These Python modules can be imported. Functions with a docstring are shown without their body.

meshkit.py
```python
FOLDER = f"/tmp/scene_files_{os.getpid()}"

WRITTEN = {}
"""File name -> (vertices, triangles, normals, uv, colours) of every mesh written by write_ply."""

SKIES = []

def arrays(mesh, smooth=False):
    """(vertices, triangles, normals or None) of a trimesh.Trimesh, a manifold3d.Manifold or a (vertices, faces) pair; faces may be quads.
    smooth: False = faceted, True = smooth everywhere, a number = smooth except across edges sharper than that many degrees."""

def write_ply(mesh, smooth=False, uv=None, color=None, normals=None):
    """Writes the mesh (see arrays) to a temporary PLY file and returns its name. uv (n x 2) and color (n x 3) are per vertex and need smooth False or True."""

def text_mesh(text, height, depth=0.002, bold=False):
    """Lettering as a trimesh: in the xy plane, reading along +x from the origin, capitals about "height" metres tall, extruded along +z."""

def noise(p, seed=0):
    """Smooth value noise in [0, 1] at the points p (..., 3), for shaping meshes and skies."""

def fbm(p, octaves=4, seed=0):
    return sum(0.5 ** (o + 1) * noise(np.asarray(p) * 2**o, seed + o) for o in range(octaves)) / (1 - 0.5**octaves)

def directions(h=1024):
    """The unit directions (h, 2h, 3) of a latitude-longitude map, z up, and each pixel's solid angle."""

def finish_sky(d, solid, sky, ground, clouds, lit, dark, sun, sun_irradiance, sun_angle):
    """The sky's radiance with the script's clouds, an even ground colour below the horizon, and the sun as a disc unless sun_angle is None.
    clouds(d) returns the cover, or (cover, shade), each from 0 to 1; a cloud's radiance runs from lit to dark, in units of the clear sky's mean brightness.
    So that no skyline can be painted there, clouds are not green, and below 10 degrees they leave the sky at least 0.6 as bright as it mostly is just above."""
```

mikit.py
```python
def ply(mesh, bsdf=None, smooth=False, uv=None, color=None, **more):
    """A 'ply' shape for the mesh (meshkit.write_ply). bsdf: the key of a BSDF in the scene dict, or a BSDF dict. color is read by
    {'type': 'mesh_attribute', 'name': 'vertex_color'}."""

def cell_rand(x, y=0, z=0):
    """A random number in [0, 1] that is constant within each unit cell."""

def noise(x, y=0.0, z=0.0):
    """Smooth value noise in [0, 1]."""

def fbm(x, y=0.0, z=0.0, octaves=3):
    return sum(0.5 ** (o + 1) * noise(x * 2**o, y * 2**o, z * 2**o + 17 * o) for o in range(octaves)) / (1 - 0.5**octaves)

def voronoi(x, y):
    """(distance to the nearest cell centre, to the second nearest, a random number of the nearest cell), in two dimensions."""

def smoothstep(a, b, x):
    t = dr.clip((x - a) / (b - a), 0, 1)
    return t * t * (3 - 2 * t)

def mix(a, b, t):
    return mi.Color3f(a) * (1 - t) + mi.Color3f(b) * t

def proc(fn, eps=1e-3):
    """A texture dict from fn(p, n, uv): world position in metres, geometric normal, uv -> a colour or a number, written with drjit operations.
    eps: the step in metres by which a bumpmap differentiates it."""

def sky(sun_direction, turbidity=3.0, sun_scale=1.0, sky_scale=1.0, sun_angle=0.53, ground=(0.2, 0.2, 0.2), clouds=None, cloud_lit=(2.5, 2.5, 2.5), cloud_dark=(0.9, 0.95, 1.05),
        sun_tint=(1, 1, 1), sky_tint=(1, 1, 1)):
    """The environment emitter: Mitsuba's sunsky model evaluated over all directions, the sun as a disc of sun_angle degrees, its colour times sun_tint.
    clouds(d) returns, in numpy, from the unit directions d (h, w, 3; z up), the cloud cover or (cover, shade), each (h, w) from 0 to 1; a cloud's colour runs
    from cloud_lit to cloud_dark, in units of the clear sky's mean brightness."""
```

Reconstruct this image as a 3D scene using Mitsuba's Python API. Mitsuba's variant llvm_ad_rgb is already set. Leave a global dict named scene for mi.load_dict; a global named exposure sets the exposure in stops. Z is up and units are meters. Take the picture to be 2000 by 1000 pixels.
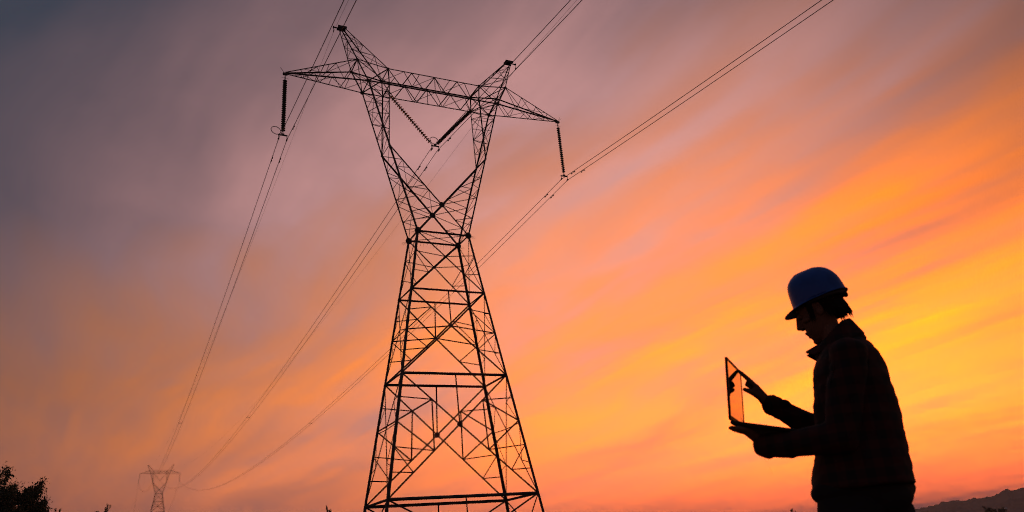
import math, numpy as np, trimesh, manifold3d as m3, mitsuba as mi, mikit, meshkit
from meshkit import fbm, noise
T = mi.ScalarTransform4f
scene, labels = {"type": "scene"}, {}

# ------------------------------------------------------------------ camera, sky, exposure
EYE = np.array([0.0, 0.0, 0.65])
PITCH, ROLL, FOV = 0.3642, -0.0846, 65.2
cp, sp, cr, sr = math.cos(PITCH), math.sin(PITCH), math.cos(ROLL), math.sin(ROLL)
_r, _u, _f = np.array([1., 0, 0]), np.array([0., -sp, cp]), np.array([0., cp, sp])
UP = -sr*_r + cr*_u
scene["camera"] = {"type": "thinlens", "fov": FOV, "fov_axis": "x", "near_clip": 0.05, "far_clip": 20000.0,
                   "aperture_radius": 0.0030, "focus_distance": 60.0,
                   "to_world": T().look_at(origin=EYE.tolist(), target=(EYE + _f).tolist(), up=UP.tolist()),
                   "medium": {"type": "ref", "id": "haze_air"}}
exposure = 2.65

SUN_AZ = math.radians(24.0)                 # the sun has just gone down, low on the right behind the man
SUN = np.array([math.sin(SUN_AZ)*math.cos(math.radians(3)), math.cos(SUN_AZ)*math.cos(math.radians(3)), math.sin(math.radians(3))])


def clouds(d):
    z = np.clip(d[..., 2], 0, 1)
    q = d[..., :2] / (z + 0.103)[..., None]               # a high cloud sheet, seen from below
    az = math.radians(-32.779)                               # the wind: its bands run towards this azimuth
    al = q[..., 0]*math.sin(az) + q[..., 1]*math.cos(az)
    ac = q[..., 0]*math.cos(az) - q[..., 1]*math.sin(az)
    st = lambda *c: np.stack(c, -1)
    w = fbm(st(ac*.8, al*.6, al*0), 3, 3669) - .5
    big = fbm(st(ac*1.131 + w*1.2, al*0.319, al*0 + 3), 3, 5385) - .5
    mid = fbm(st(ac*3.046 + w*2.2, al*0.887, al*0 + 9), 4, 9570) - .5
    fine = fbm(st(ac*8 + w*5, al*1.6, al*0 + 1), 4, 952) - .5
    wisp = fbm(st(ac*15 + w*7, al*2.0, al*0 + 4), 4, 77) - .5
    thin = noise(st(ac*2.1, al*.6, al*0 + 5), 8180) - .5
    puff = fbm(st(ac*5.5 + w*4, al*3.6 + w*3, al*0 + 6), 5, 91) - .5
    e = np.degrees(np.arcsin(z))
    h = np.degrees(np.arctan2(d[..., 0], d[..., 1]))
    wrap = lambda x: (x + 180) % 360 - 180
    away = np.clip((np.abs(wrap(h - 18)) - 18.0)/38.0, 0, 1)                    # how far round from the set sun
    glow = np.exp(-(wrap(h - 2.321)/37.205)**2) * np.exp(-(np.maximum(e - 17, 0)/27)**2)       # clouds on that side catch its light
    soft = (1 - .62*away)*(0.149 + 0.851*np.clip(glow*1.6, 0, 1)**1.5)*np.clip((e - 2)/11, .05, 1)     # unlit and far clouds show little relief
    dust = np.exp(-np.maximum(e, 0)/8.54)                   # the dusty layer along the horizon
    lit = (glow*0.987 + -0.239 + big*1.299*(.35 + .65*soft) + (mid*0.354 + fine*.26 + wisp*.30 + puff*.42)*soft)*(1 - 1.0*dust)
    low = np.clip((e - 2)/38.32, 0, 1)
    cover = 0.061 + 1.045*low + (thin*0.254 + mid*0.712 + wisp*.28 + puff*.34)*soft + (fine + wisp)*.06*(1 - low) + 1.04*dust + .40*away*low**.4
    return np.clip(cover, 0, 1), 1 - np.clip(lit, 0, 1)


scene["sky"] = mikit.sky(SUN.tolist(), turbidity=3, sun_scale=0.0, sky_scale=1.0, ground=(.05, .045, .04), clouds=clouds,
                         cloud_lit=(2.207, 1.098, 1.037), cloud_dark=(0.160, 0.185, 0.268), sky_tint=(4.333, 1.123, 0.001))

# ------------------------------------------------------------------ materials
V3 = lambda v: {"type": "rgb", "value": list(v)}


def principled(name, color, rough=.6, metal=0., **more):
    scene[name] = {"type": "twosided", "bsdf": {"type": "principled", "base_color": color if isinstance(color, dict) else V3(color), "roughness": rough, "metallic": metal, **more}}


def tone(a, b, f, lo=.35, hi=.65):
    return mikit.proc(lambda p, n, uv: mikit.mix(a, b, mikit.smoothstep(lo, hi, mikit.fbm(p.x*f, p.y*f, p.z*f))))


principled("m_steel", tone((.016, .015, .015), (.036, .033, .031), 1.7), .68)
principled("m_cable", (.05, .048, .046), .55)
principled("m_glass_disc", (.030, .045, .040), .22)
principled("m_fitting", (.05, .047, .044), .5)
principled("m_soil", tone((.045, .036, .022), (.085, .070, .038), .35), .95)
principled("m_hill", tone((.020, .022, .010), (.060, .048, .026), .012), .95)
principled("m_bark", tone((.030, .022, .016), (.06, .047, .035), 9.), .9)
scene["m_leaf"] = {"type": "twosided", "bsdf": {"type": "principled", "base_color": tone((.018, .030, .010), (.050, .070, .022), 1.3), "roughness": .7}}
principled("m_skin", (.12, .060, .040), .6, specular=.3)
principled("m_hair", (.008, .006, .004), .85, specular=.15)
principled("m_helmet", tone((.014, .072, .33), (.011, .058, .28), 22), .4, specular=.28)
principled("m_webbing", (.02, .02, .022), .7)


def plaid(p, n, uv):
    import drjit as dr
    s, z = p.x*.932 - p.y*.362, p.z
    fr = lambda x: x - dr.floor(x)
    a = dr.select(fr(s*15.0) < .5, mi.Float(1), mi.Float(0))
    b = dr.select(fr(z*15.0) < .5, mi.Float(1), mi.Float(0))
    weave = .8 + .4*mikit.fbm(p.x*160, p.y*160, p.z*160)
    return mikit.mix((.003, .003, .0035), (.036, .004, .003), (a + b)*.5)*weave


principled("m_plaid", mikit.proc(plaid), .9, sheen=.2)
principled("m_trousers", tone((.005, .005, .007), (.010, .010, .013), 14), .95)
principled("m_boot", (.014, .010, .008), .6)
principled("m_laptop", (.012, .012, .013), .6, specular=.25)
principled("m_key", (.012, .012, .013), .5)
scene["m_screen"] = {"type": "plastic", "diffuse_reflectance": V3((.004, .004, .005)), "int_ior": 1.8}
principled("m_lamp_cap", (.55, .54, .5), .5)


# ------------------------------------------------------------------ mesh helpers
def unit(v):
    v = np.asarray(v, float)
    return v/(np.linalg.norm(v) + 1e-12)


def num(key):
    if key not in used:
        used[key] = 0
        return key
    used[key] += 1
    return f"{key}_{used[key]:03d}"


used = {}


def put(key, mesh, mat, smooth=False, label=None, category=None, group=None, kind=None, **kw):
    key = num(key)
    scene[key] = mikit.ply(mesh, mat, smooth=smooth, **kw)
    tag(key, label, category, group, kind)
    return key


def tag(key, label=None, category=None, group=None, kind=None):
    d = {k: v for k, v in dict(label=label, category=category, group=group, kind=kind).items() if v}
    if d:
        labels[key] = d


def join(ms):
    return trimesh.util.concatenate(ms)


def angle_bar(p, q, s, ref=(0, 0, 1), t=None):
    """A length of rolled angle steel: an L section of leg s from p to q."""
    p, q = np.asarray(p, float), np.asarray(q, float)
    t = t or max(.012, s*.14)
    a = unit(q - p)
    r = np.asarray(ref, float)
    if abs(a @ unit(r)) > .95:
        r = np.array([1., 0, 0]) if abs(a[0]) < .9 else np.array([0, 1., 0])
    x = unit(np.cross(a, r))
    y = np.cross(a, x)
    c, sn = math.sqrt(.5), math.sqrt(.5)
    x, y = c*x + sn*y, -sn*x + c*y
    prof = np.array([(0, 0), (s, 0), (s, t), (t, t), (t, s), (0, s)]) - s*.32
    v = np.vstack([p + prof[:, :1]*x + prof[:, 1:]*y, q + prof[:, :1]*x + prof[:, 1:]*y])
    f = []
    for i in range(6):
        j = (i + 1) % 6
        f += [(i, j, j + 6), (i, j + 6, i + 6)]
    f += [(0, 2, 1), (0, 3, 2), (0, 4, 3), (0, 5, 4), (6, 7, 8), (6, 8, 9), (6, 9, 10), (6, 10, 11)]
    return trimesh.Trimesh(v, f, process=False)


def box(c, size, R=None):
    b = trimesh.creation.box(size)
    M = np.eye(4)
    if R is not None:
        M[:3, :3] = R
    M[:3, 3] = c
    b.apply_transform(M)
    return b


def frame(a, up=(0, 0, 1)):
    a = unit(a)
    x = np.cross(up, a)
    x = unit(x) if np.linalg.norm(x) > 1e-6 else np.array([1., 0, 0])
    return np.stack([x, np.cross(a, x), a], 1)


def plate(c, n, size, t=.02, spin=math.pi/4):
    """A gusset plate: an octagonal sheet of steel, normal n."""
    m = trimesh.creation.cylinder(size*.5, t, sections=8)
    M = np.eye(4); M[:3, :3] = frame(n) @ np.array([[math.cos(spin), -math.sin(spin), 0], [math.sin(spin), math.cos(spin), 0], [0, 0, 1]]); M[:3, 3] = c
    m.apply_transform(M)
    return m


def tube(points, radii, sides=8, caps=True):
    p = np.asarray(points, float)
    t = np.gradient(p, axis=0)
    t /= np.linalg.norm(t, axis=1, keepdims=True) + 1e-12
    a = np.cross(t, np.where(np.abs(t[:, 2:]) < .9, [0, 0, 1.], [1., 0, 0]))
    a /= np.linalg.norm(a, axis=1, keepdims=True) + 1e-12
    b = np.cross(t, a)
    ang = np.arange(sides)*2*np.pi/sides
    r = np.broadcast_to(radii, (len(p),))[:, None, None]
    v = (p[:, None] + r*(np.cos(ang)[None, :, None]*a[:, None] + np.sin(ang)[None, :, None]*b[:, None])).reshape(-1, 3)
    i, j = np.meshgrid(np.arange(len(p) - 1), np.arange(sides), indexing="ij")
    q = np.stack([i*sides + j, i*sides + (j + 1) % sides, (i + 1)*sides + (j + 1) % sides, (i + 1)*sides + j], -1).reshape(-1, 4)
    f = [q[:, [0, 1, 2]], q[:, [0, 2, 3]]]
    if caps:
        n = len(v)
        v = np.vstack([v, p[:1], p[-1:]])
        k = np.arange(sides)
        f += [np.stack([k*0 + n, (k + 1) % sides, k], 1), np.stack([k*0 + n + 1, (len(p) - 1)*sides + k, (len(p) - 1)*sides + (k + 1) % sides], 1)]
    return trimesh.Trimesh(v, np.vstack(f), process=False)


def lathe(prof, sides=16):
    """prof: (r, z) pairs, revolved about z."""
    pts = np.asarray(prof, float)
    ang = np.arange(sides)*2*np.pi/sides
    v = np.stack([pts[:, None, 0]*np.cos(ang), pts[:, None, 0]*np.sin(ang), np.broadcast_to(pts[:, None, 1], (len(pts), sides))], -1).reshape(-1, 3)
    i, j = np.meshgrid(np.arange(len(pts) - 1), np.arange(sides), indexing="ij")
    q = np.stack([i*sides + j, i*sides + (j + 1) % sides, (i + 1)*sides + (j + 1) % sides, (i + 1)*sides + j], -1).reshape(-1, 4)
    return trimesh.Trimesh(v, np.vstack([q[:, [0, 1, 2]], q[:, [0, 2, 3]]]), process=False)


def moved(m, M):
    m = m.copy()
    m.apply_transform(M)
    return m


def pose(origin, R=np.eye(3)):
    M = np.eye(4); M[:3, :3] = R; M[:3, 3] = origin
    return M


# ------------------------------------------------------------------ the ground and the hills
TOWER_AT, TOWER_TURN = np.array([-5.373, 55.434, .65]), .4691
FAR_AT, FAR_TURN = np.array([-227.36, 502.23, 33.63]), .5672


def ground_z(x, y):
    x, y = np.asarray(x, float), np.asarray(y, float)
    r = np.hypot(x, y)
    az = np.degrees(np.arctan2(x, y))
    k = np.clip((r - 130)/400, 0, 1); k = k*k*(3 - 2*k)
    g = np.clip((az + 48)/16, 0, 1)*np.clip((5 - az)/22, 0, 1)
    g = g*g*(3 - 2*g)
    back = np.clip((2600 - r)/1800, 0, 1)
    p = np.stack([x*.01, y*.01, x*0], -1)
    bump = (fbm(p, 4, 3) - .5)*np.clip((r - 15)/150, 0, 1)*2.4
    return 33.3*k*g*back + bump*(1 - k*g*.8) - .02


def polar_sheet(rs, azs, zf):
    A, R = np.meshgrid(azs, rs)
    x, y = R*np.sin(A), R*np.cos(A)
    v = np.stack([x, y, zf(x, y)], -1).reshape(-1, 3)
    n = len(azs)
    i, j = np.meshgrid(np.arange(len(rs) - 1), np.arange(n - 1), indexing="ij")
    a = i*n + j
    return trimesh.Trimesh(v, np.vstack([np.stack([a, a + n, a + 1], -1).reshape(-1, 3), np.stack([a + 1, a + n, a + n + 1], -1).reshape(-1, 3)]), process=False)


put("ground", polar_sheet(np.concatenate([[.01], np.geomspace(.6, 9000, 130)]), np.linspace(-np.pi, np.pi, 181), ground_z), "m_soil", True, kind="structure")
tag("sky", kind="structure")

HILL_AZ = np.radians([14, 20, 24.8, 25.7, 27.2, 28.4, 29.0, 29.8, 31.0, 32.5, 35, 40, 48, 60, 75, 90])
HILL_H = np.array([20, 35, 62, 65, 67, 71, 80, 84, 90, 94, 98, 108, 120, 105, 80, 40.])


def hill_z(x, y):
    r = np.hypot(x, y); az = np.arctan2(x, y)
    top = np.interp(az, HILL_AZ, HILL_H) + (fbm(np.stack([x*.02, y*.004, x*0], -1), 4, 8) - .5)*9
    top = top + np.maximum(noise(np.stack([az*520, r*.004, az*0], -1), 2) - .5, 0)*6 + np.maximum(noise(np.stack([az*190, r*.003, az*0], -1), 5) - .55, 0)*18
    s = np.exp(-((r - 2750)/330)**2)
    return top*s - 6


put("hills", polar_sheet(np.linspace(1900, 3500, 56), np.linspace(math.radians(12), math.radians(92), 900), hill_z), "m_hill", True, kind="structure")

# ------------------------------------------------------------------ the lattice tower, in its own axes: u along the crossarms, v along the line, z up
ZA, ZB, ZC, ZW, ZK, ZBC, ZJ = 4.169, 12.271, 18.439, 23.04, 25.368, 35.205, 29.87
HU = lambda z: 5.19 + (2.012 - 5.19)*(z - ZA)/(ZW - ZA)
HV = lambda z: 2.563 + (1.042 - 2.563)*(z - ZA)/(ZW - ZA)
UBO, UTO, UBI, UTI, VB, ZTO, ZTI = 5.43, 6.29, 3.774, 3.84, .904, 36.96, 36.62
TIP, ZTIP, UPK, ZPK = 11.5, 35.1, 7.25, 40.27


def lerp(a, b, t):
    return np.asarray(a, float)*(1 - t) + np.asarray(b, float)*t


def tower_members():
    """A list of (part, piece, mesh) of the whole tower."""
    out = []

    def bar(part, piece, p, q, s, ref=(0, 0, 1)):
        out.append((part, piece, angle_bar(p, q, s*(.73 if s > .1 else .83), ref)))

    def gus(part, c, n, size):
        out.append((part, "gusset_plate", plate(c, n, size)))

    corner = lambda su, sv, z: np.array([su*HU(z), sv*HV(z), z])
    # --- body: four legs
    for su in (-1, 1):
        for sv in (-1, 1):
            n = np.array([su, sv, 0.])
            bar("body", "leg", corner(su, sv, -.3), corner(su, sv, ZB), .235, n)
            bar("body", "leg", corner(su, sv, ZB), corner(su, sv, ZW), .205, n)
            out.append(("body", "footing", lathe([(.0, .35), (.36, .35), (.42, .30), (.42, -.6)], 12).apply_translation(corner(su, sv, -.65) + [0, 0, .0])))

    def face_pt(face, s, z):
        """face 'u+': the broad face at v = -HV etc. Returns f(a, z), a from -1 to 1 across the face."""
        return np.array([s*HU(z), face[1]*HV(z), z]) if face[0] == "v" else np.array([face[1]*HU(z), s*HV(z), z])

    faces = [("v", -1), ("v", 1), ("u", -1), ("u", 1)]
    for face in faces:
        broad = face[0] == "v"
        n = np.array([0, face[1], .0]) if broad else np.array([face[1], 0, 0.])
        P = lambda a, z: face_pt(face, a, z)
        for z, s in ((ZA, .20), (ZB, .18), (ZC, .145), (ZW, .15)):
            bar("body", "horizontal_beam", P(-1, z), P(1, z), s if broad else s*.8, n)
        # ---- panel below A: a flat K to the footings
        hub = 1.4
        for a in (-1, 1):
            bar("body", "diagonal_brace", P(a, ZA), P(0, hub) if broad else P(-a, .2), .09, n)
            if broad:
                bar("body", "diagonal_brace", P(0, hub), P(a, -.1), .09, n)
                m = lerp(P(a, ZA), P(0, hub), .5)
                bar("body", "strut", m, P(a, m[2] - .1), .055, n)
        if broad:
            bar("body", "hanger", P(0, ZA), P(0, hub), .075, n)
        # ---- panel A to B
        zh = 8.82
        d = .105 if broad else .075
        for a in (-1, 1):
            bar("body", "diagonal_brace", P(a, ZB), P(0, zh), d, n)
            bar("body", "diagonal_brace", P(0, zh), P(a, ZA), d, n)
        if broad:
            bar("body", "hanger", P(0, ZB), P(0, zh), .085, n)
            gus("body", P(0, zh), n, .42)
        for a in (-1, 1):
            U, L, Q = lerp(P(a, ZB), P(0, zh), .52), lerp(P(0, zh), P(a, ZA), .37), lerp(P(0, zh), P(a, ZA), .66)
            M, N = P(a, 9.05), P(a, 7.4)
            if broad:
                bar("body", "strut", U, P(a, 10.65), .065, n)
                bar("body", "strut", U, M, .085, n)
                bar("body", "strut", M, L, .085, n)
                bar("body", "hanger", U, L, .085, n)
                bar("body", "strut", L, N, .06, n)
                bar("body", "strut", N, Q, .06, n)
                bar("body", "strut", Q, P(a, 5.82), .06, n)
            else:
                bar("body", "strut", P(0, zh), P(a, 8.9), .055, n)
                for b0, b1, z0 in ((P(a, ZB), P(0, zh), 10.9), (P(0, zh), P(a, ZA), 6.2)):
                    m = lerp(b0, b1, .5)
                    bar("body", "strut", m, P(a, z0), .05, n)
                    bar("body", "strut", m, P(a, 8.9), .05, n)
        # ---- panel B to C
        zh = 15.75
        d = .10 if broad else .065
        for a in (-1, 1):
            bar("body", "diagonal_brace", P(a, ZC), P(0, zh), d, n)
            bar("body", "diagonal_brace", P(0, zh), P(a, ZB), d, n)
        if broad:
            bar("body", "hanger", P(0, ZC), P(0, zh), .08, n)
            gus("body", P(0, zh), n, .24)
        for a in (-1, 1):
            U, L = lerp(P(a, ZC), P(0, zh), .5), lerp(P(0, zh), P(a, ZB), .48)
            s = .06 if broad else .045
            bar("body", "strut", P(0, zh), P(a, 15.36), s*1.25, n)
            bar("body", "strut", U, P(a, 16.83), s, n)
            bar("body", "strut", U, P(a, 15.36), s, n)
            bar("body", "strut", P(a, 15.3), L, s, n)
            bar("body", "strut", L, P(a, 13.87), s, n)
        # ---- panel C to W
        zh = 21.13
        d = .085 if broad else .055
        for a in (-1, 1):
            bar("body", "diagonal_brace", P(a, ZW), P(0, zh), d, n)
            bar("body", "diagonal_brace", P(0, zh), P(a, ZC), d, n)
            bar("body", "strut", P(0, zh), P(a, 21.4), .055 if broad else .045, n)
            if broad:
                L = lerp(P(0, zh), P(a, ZC), .5)
                bar("body", "strut", L, P(a, 19.9), .05, n)
                bar("body", "strut", L, P(a, 21.3), .05, n)
        if broad:
            gus("body", P(0, zh), n, .18)
            for a in (-1, 1):
                gus("body", P(a*.98, ZW), n, .54)
                gus("body", np.array([face_pt(("u", a), face[1]*.93, ZW)[0], face[1]*HV(ZW)*.93, ZW]), np.array([a, 0, 0.]), .44)
                gus("body", P(a*.985, ZC), n, .26)
                gus("body", P(a*.985, ZB), n, .26)
                gus("body", P(a*.985, ZA), n, .32)
    # diaphragm at the waist and in the body
    bar("body", "diagonal_brace", corner(-1, -1, ZW), corner(1, 1, ZW), .06)
    bar("body", "diagonal_brace", corner(-1, 1, ZW), corner(1, -1, ZW), .06)
    # climbing bolts and the spikes that keep climbers off
    bolts = []
    for su, sv in ((-1, -1), (1, 1)):
        for k, z in enumerate(np.arange(3.2, 34.6, .42)):
            if z < ZW:
                c = corner(su, sv, z)
            else:
                c = lerp(corner(su, sv, ZW), (su*UBO, sv*VB, ZBC), (z - ZW)/(ZBC - ZW))
            d = np.array([su, 0, 0.]) if k % 2 else np.array([0, sv, 0.])
            bolts.append(tube([c, c + d*.17], .009, 4))
    out.append(("body", "step_bolt", join(bolts)))
    spikes = []
    for sv in (-1, 1):
        for a in np.linspace(-.92, .92, 15):
            c = np.array([a*HU(ZW), sv*(HV(ZW) + .02), ZW - .05])
            spikes.append(tube([c, c + [.05*a, sv*.09, -.34]], [.008, .004], 4))
    for su in (-1, 1):
        for sv in (-1, 1):
            for k in range(7):
                a = math.radians(-60 + 20*k) + math.atan2(sv, su)
                c = corner(su, sv, ZW - .1)
                spikes.append(tube([c, c + [math.cos(a)*.52, math.sin(a)*.52, -.1]], [.008, .004], 4))
    out.append(("body", "climbing_guard_spike", join(spikes)))

    # --- the two columns of the fork
    for su in (-1, 1):
        part = "fork_column" if su < 0 else "fork_column_001"
        J = {}
        for sv in (-1, 1):
            w, o, i = corner(su, sv, ZW), np.array([su*UBO, sv*VB, ZBC]), np.array([su*UBI, sv*VB, ZBC])
            k = np.array([0, sv*1.015, ZK])
            j = lerp(w, o, (ZJ - ZW)/(ZBC - ZW))
            J[sv] = (w, j, o, i, k)
            n = (0, sv, 0)
            bar(part, "outer_chord", w, j, .15, (su, sv, 0))
            bar(part, "outer_chord", j, o, .14, (su, sv, 0))
            bar(part, "inner_chord", j, i, .105, (-su, sv, 0))
            bar(part, "inner_chord", k, j, .14, (-su, sv, 0))
            bar(part, "inner_chord", corner(-su, sv, ZW), k, .13, (-su, sv, 0))
            # face lacing, lower triangle w-j-k
            lo = [lerp(w, j, t) for t in (.22, .48, .74)]
            hi = [lerp(k, j, t) for t in (.0, .33, .62)]
            for x in range(3):
                bar(part, "strut", lo[x], hi[x], .05, n)
                if x:
                    bar(part, "strut", lo[x], hi[x - 1], .05, n)
            bar(part, "strut", lerp(w, j, .13), lerp(w, k, .5), .045, n)
            bar(part, "strut", lo[0], lerp(w, k, .5), .045, n)
            # face lacing, upper triangle j-o-i
            lo = [lerp(j, o, t) for t in (.26, .50, .70, .87)]
            hi = [lerp(j, i, t) for t in (.26, .50, .70, .87)]
            for x in range(4):
                bar(part, "strut", lo[x], hi[x], .045, n)
                if x:
                    a, b = (lo[x - 1], hi[x]) if x % 2 else (hi[x - 1], lo[x])
                    bar(part, "strut", a, b, .045, n)
            bar(part, "strut", hi[3], o, .045, n)
            gus(part, k, n, .46 if su < 0 else .42)
            gus(part, j, n, .20)
        # lacing between the front and the back face
        for (a0, b0), (a1, b1), steps in (((J[-1][0], J[-1][1]), (J[1][0], J[1][1]), 5), ((J[-1][1], J[-1][2]), (J[1][1], J[1][2]), 4),
                                          ((J[-1][1], J[-1][3]), (J[1][1], J[1][3]), 4), ((J[-1][4], J[-1][1]), (J[1][4], J[1][1]), 4)):
            n = (su, 0, 0)
            for x in range(steps):
                p, q = lerp(a0, b0, x/steps), lerp(a1, b1, (x + 1)/steps)
                p2, q2 = lerp(a1, b1, x/steps), lerp(a0, b0, (x + 1)/steps)
                bar(part, "strut", p, q, .045, n) if x % 2 else bar(part, "strut", p2, q2, .045, n)
                if x:
                    bar(part, "strut", p, p2, .045, n)
        bar(part, "strut", J[-1][1], J[1][1], .06, (su, 0, 0))
        if su < 0:
            bar(part, "tie", J[-1][4], J[1][4], .11)
    # --- the bridge between the columns
    BO = lambda su, sv: np.array([su*UBO, sv*VB, ZBC]); TO = lambda su, sv: np.array([su*UTO, sv*VB, ZTO])
    BI = lambda su, sv: np.array([su*UBI, sv*VB, ZBC]); TI = lambda su, sv: np.array([su*UTI, sv*VB, ZTI])
    for sv in (-1, 1):
        n = (0, sv, 0)
        bar("bridge_beam", "chord", BI(-1, sv), BI(1, sv), .115, (0, sv, -1))
        bar("bridge_beam", "chord", TI(-1, sv), TI(1, sv), .115, (0, sv, 1))
        top = [lerp(TI(-1, sv), TI(1, sv), t) for t in (0, .25, .5, .75, 1)]
        bot = [lerp(BI(-1, sv), BI(1, sv), t) for t in (.125, .375, .625, .875)]
        for x in range(4):
            bar("bridge_beam", "brace", top[x], bot[x], .07, n)
            bar("bridge_beam", "brace", bot[x], top[x + 1], .07, n)
        bar("bridge_beam", "strut", top[2], lerp(BI(-1, sv), BI(1, sv), .5), .05, n)
        bar("bridge_beam", "strut", lerp(top[0], bot[0], .5), lerp(BI(-1, sv), BI(1, sv), 0), .045, n)
        bar("bridge_beam", "strut", lerp(bot[3], top[4], .5), lerp(BI(-1, sv), BI(1, sv), 1), .045, n)
        for su in (-1, 1):
            bar("bridge_beam", "chord", BI(su, sv), BO(su, sv), .115, (0, sv, -1))
            bar("bridge_beam", "chord", TI(su, sv), TO(su, sv), .105, (0, sv, 1))
            bar("bridge_beam", "brace", TI(su, sv), BI(su, sv), .085, n)
            bar("bridge_beam", "brace", TO(su, sv), BO(su, sv), .10, n)
            bar("bridge_beam", "brace", TI(su, sv), BO(su, sv), .08, n)
            bar("bridge_beam", "brace", BI(su, sv), TO(su, sv), .065, n)
            for c, s in ((BO(su, sv), .36), (BI(su, sv), .26), (TO(su, sv), .24), (TI(su, sv), .22)):
                gus("bridge_beam", c, n, s)
    for Z, e0, e1 in ((ZBC, BI(-1, -1), BI(1, -1)), (ZTI, TI(-1, -1), TI(1, -1))):
        flip = np.array([1, -1, 1])
        for x in range(6):
            p, q = lerp(e0, e1, x/6), lerp(e0, e1, (x + 1)/6)
            a, b = (p, q*flip) if x % 2 else (p*flip, q)
            bar("bridge_beam", "strut", a, b, .05)
            if x % 2 == 0:
                bar("bridge_beam", "strut", p, p*flip, .05)
        bar("bridge_beam", "strut", e1, e1*flip, .05)
    for su in (-1, 1):
        for A in (BO, TO, BI, TI):
            bar("bridge_beam", "strut", A(su, -1), A(su, 1), .075)
        bar("bridge_beam", "strut", BO(su, -1), BI(su, 1), .05)
        bar("bridge_beam", "strut", TO(su, -1), TO(su, 1)*[1, 1, 1], .06)
        bar("bridge_beam", "strut", TO(su, -1), BO(su, 1), .05)
        bar("bridge_beam", "strut", TO(su, 1), BO(su, -1), .05)
        # --- outriggers that carry the outer phases
        part = "crossarm" if su < 0 else "crossarm_001"
        tip = np.array([su*TIP, 0, ZTIP])
        tp = lambda sv: tip + [0, sv*.05, .04]
        for sv in (-1, 1):
            bar(part, "chord", BO(su, sv), tp(sv), .115, (0, sv, -1))
            bar(part, "chord", TO(su, sv), tp(sv) + [0, 0, .06], .095, (0, sv, 1))
            ts = (.30, .57, .79)
            tops = [lerp(TO(su, sv), tp(sv), t) for t in ts]
            bots = [lerp(BO(su, sv), tp(sv), t) for t in ts]
            prev_t, prev_b = TO(su, sv), BO(su, sv)
            for t_, b_ in zip(tops, bots):
                bar(part, "strut", prev_t, b_, .05, (0, sv, 0))
                bar(part, "strut", b_, t_, .042, (0, sv, 0))
                prev_t, prev_b = t_, b_
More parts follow.
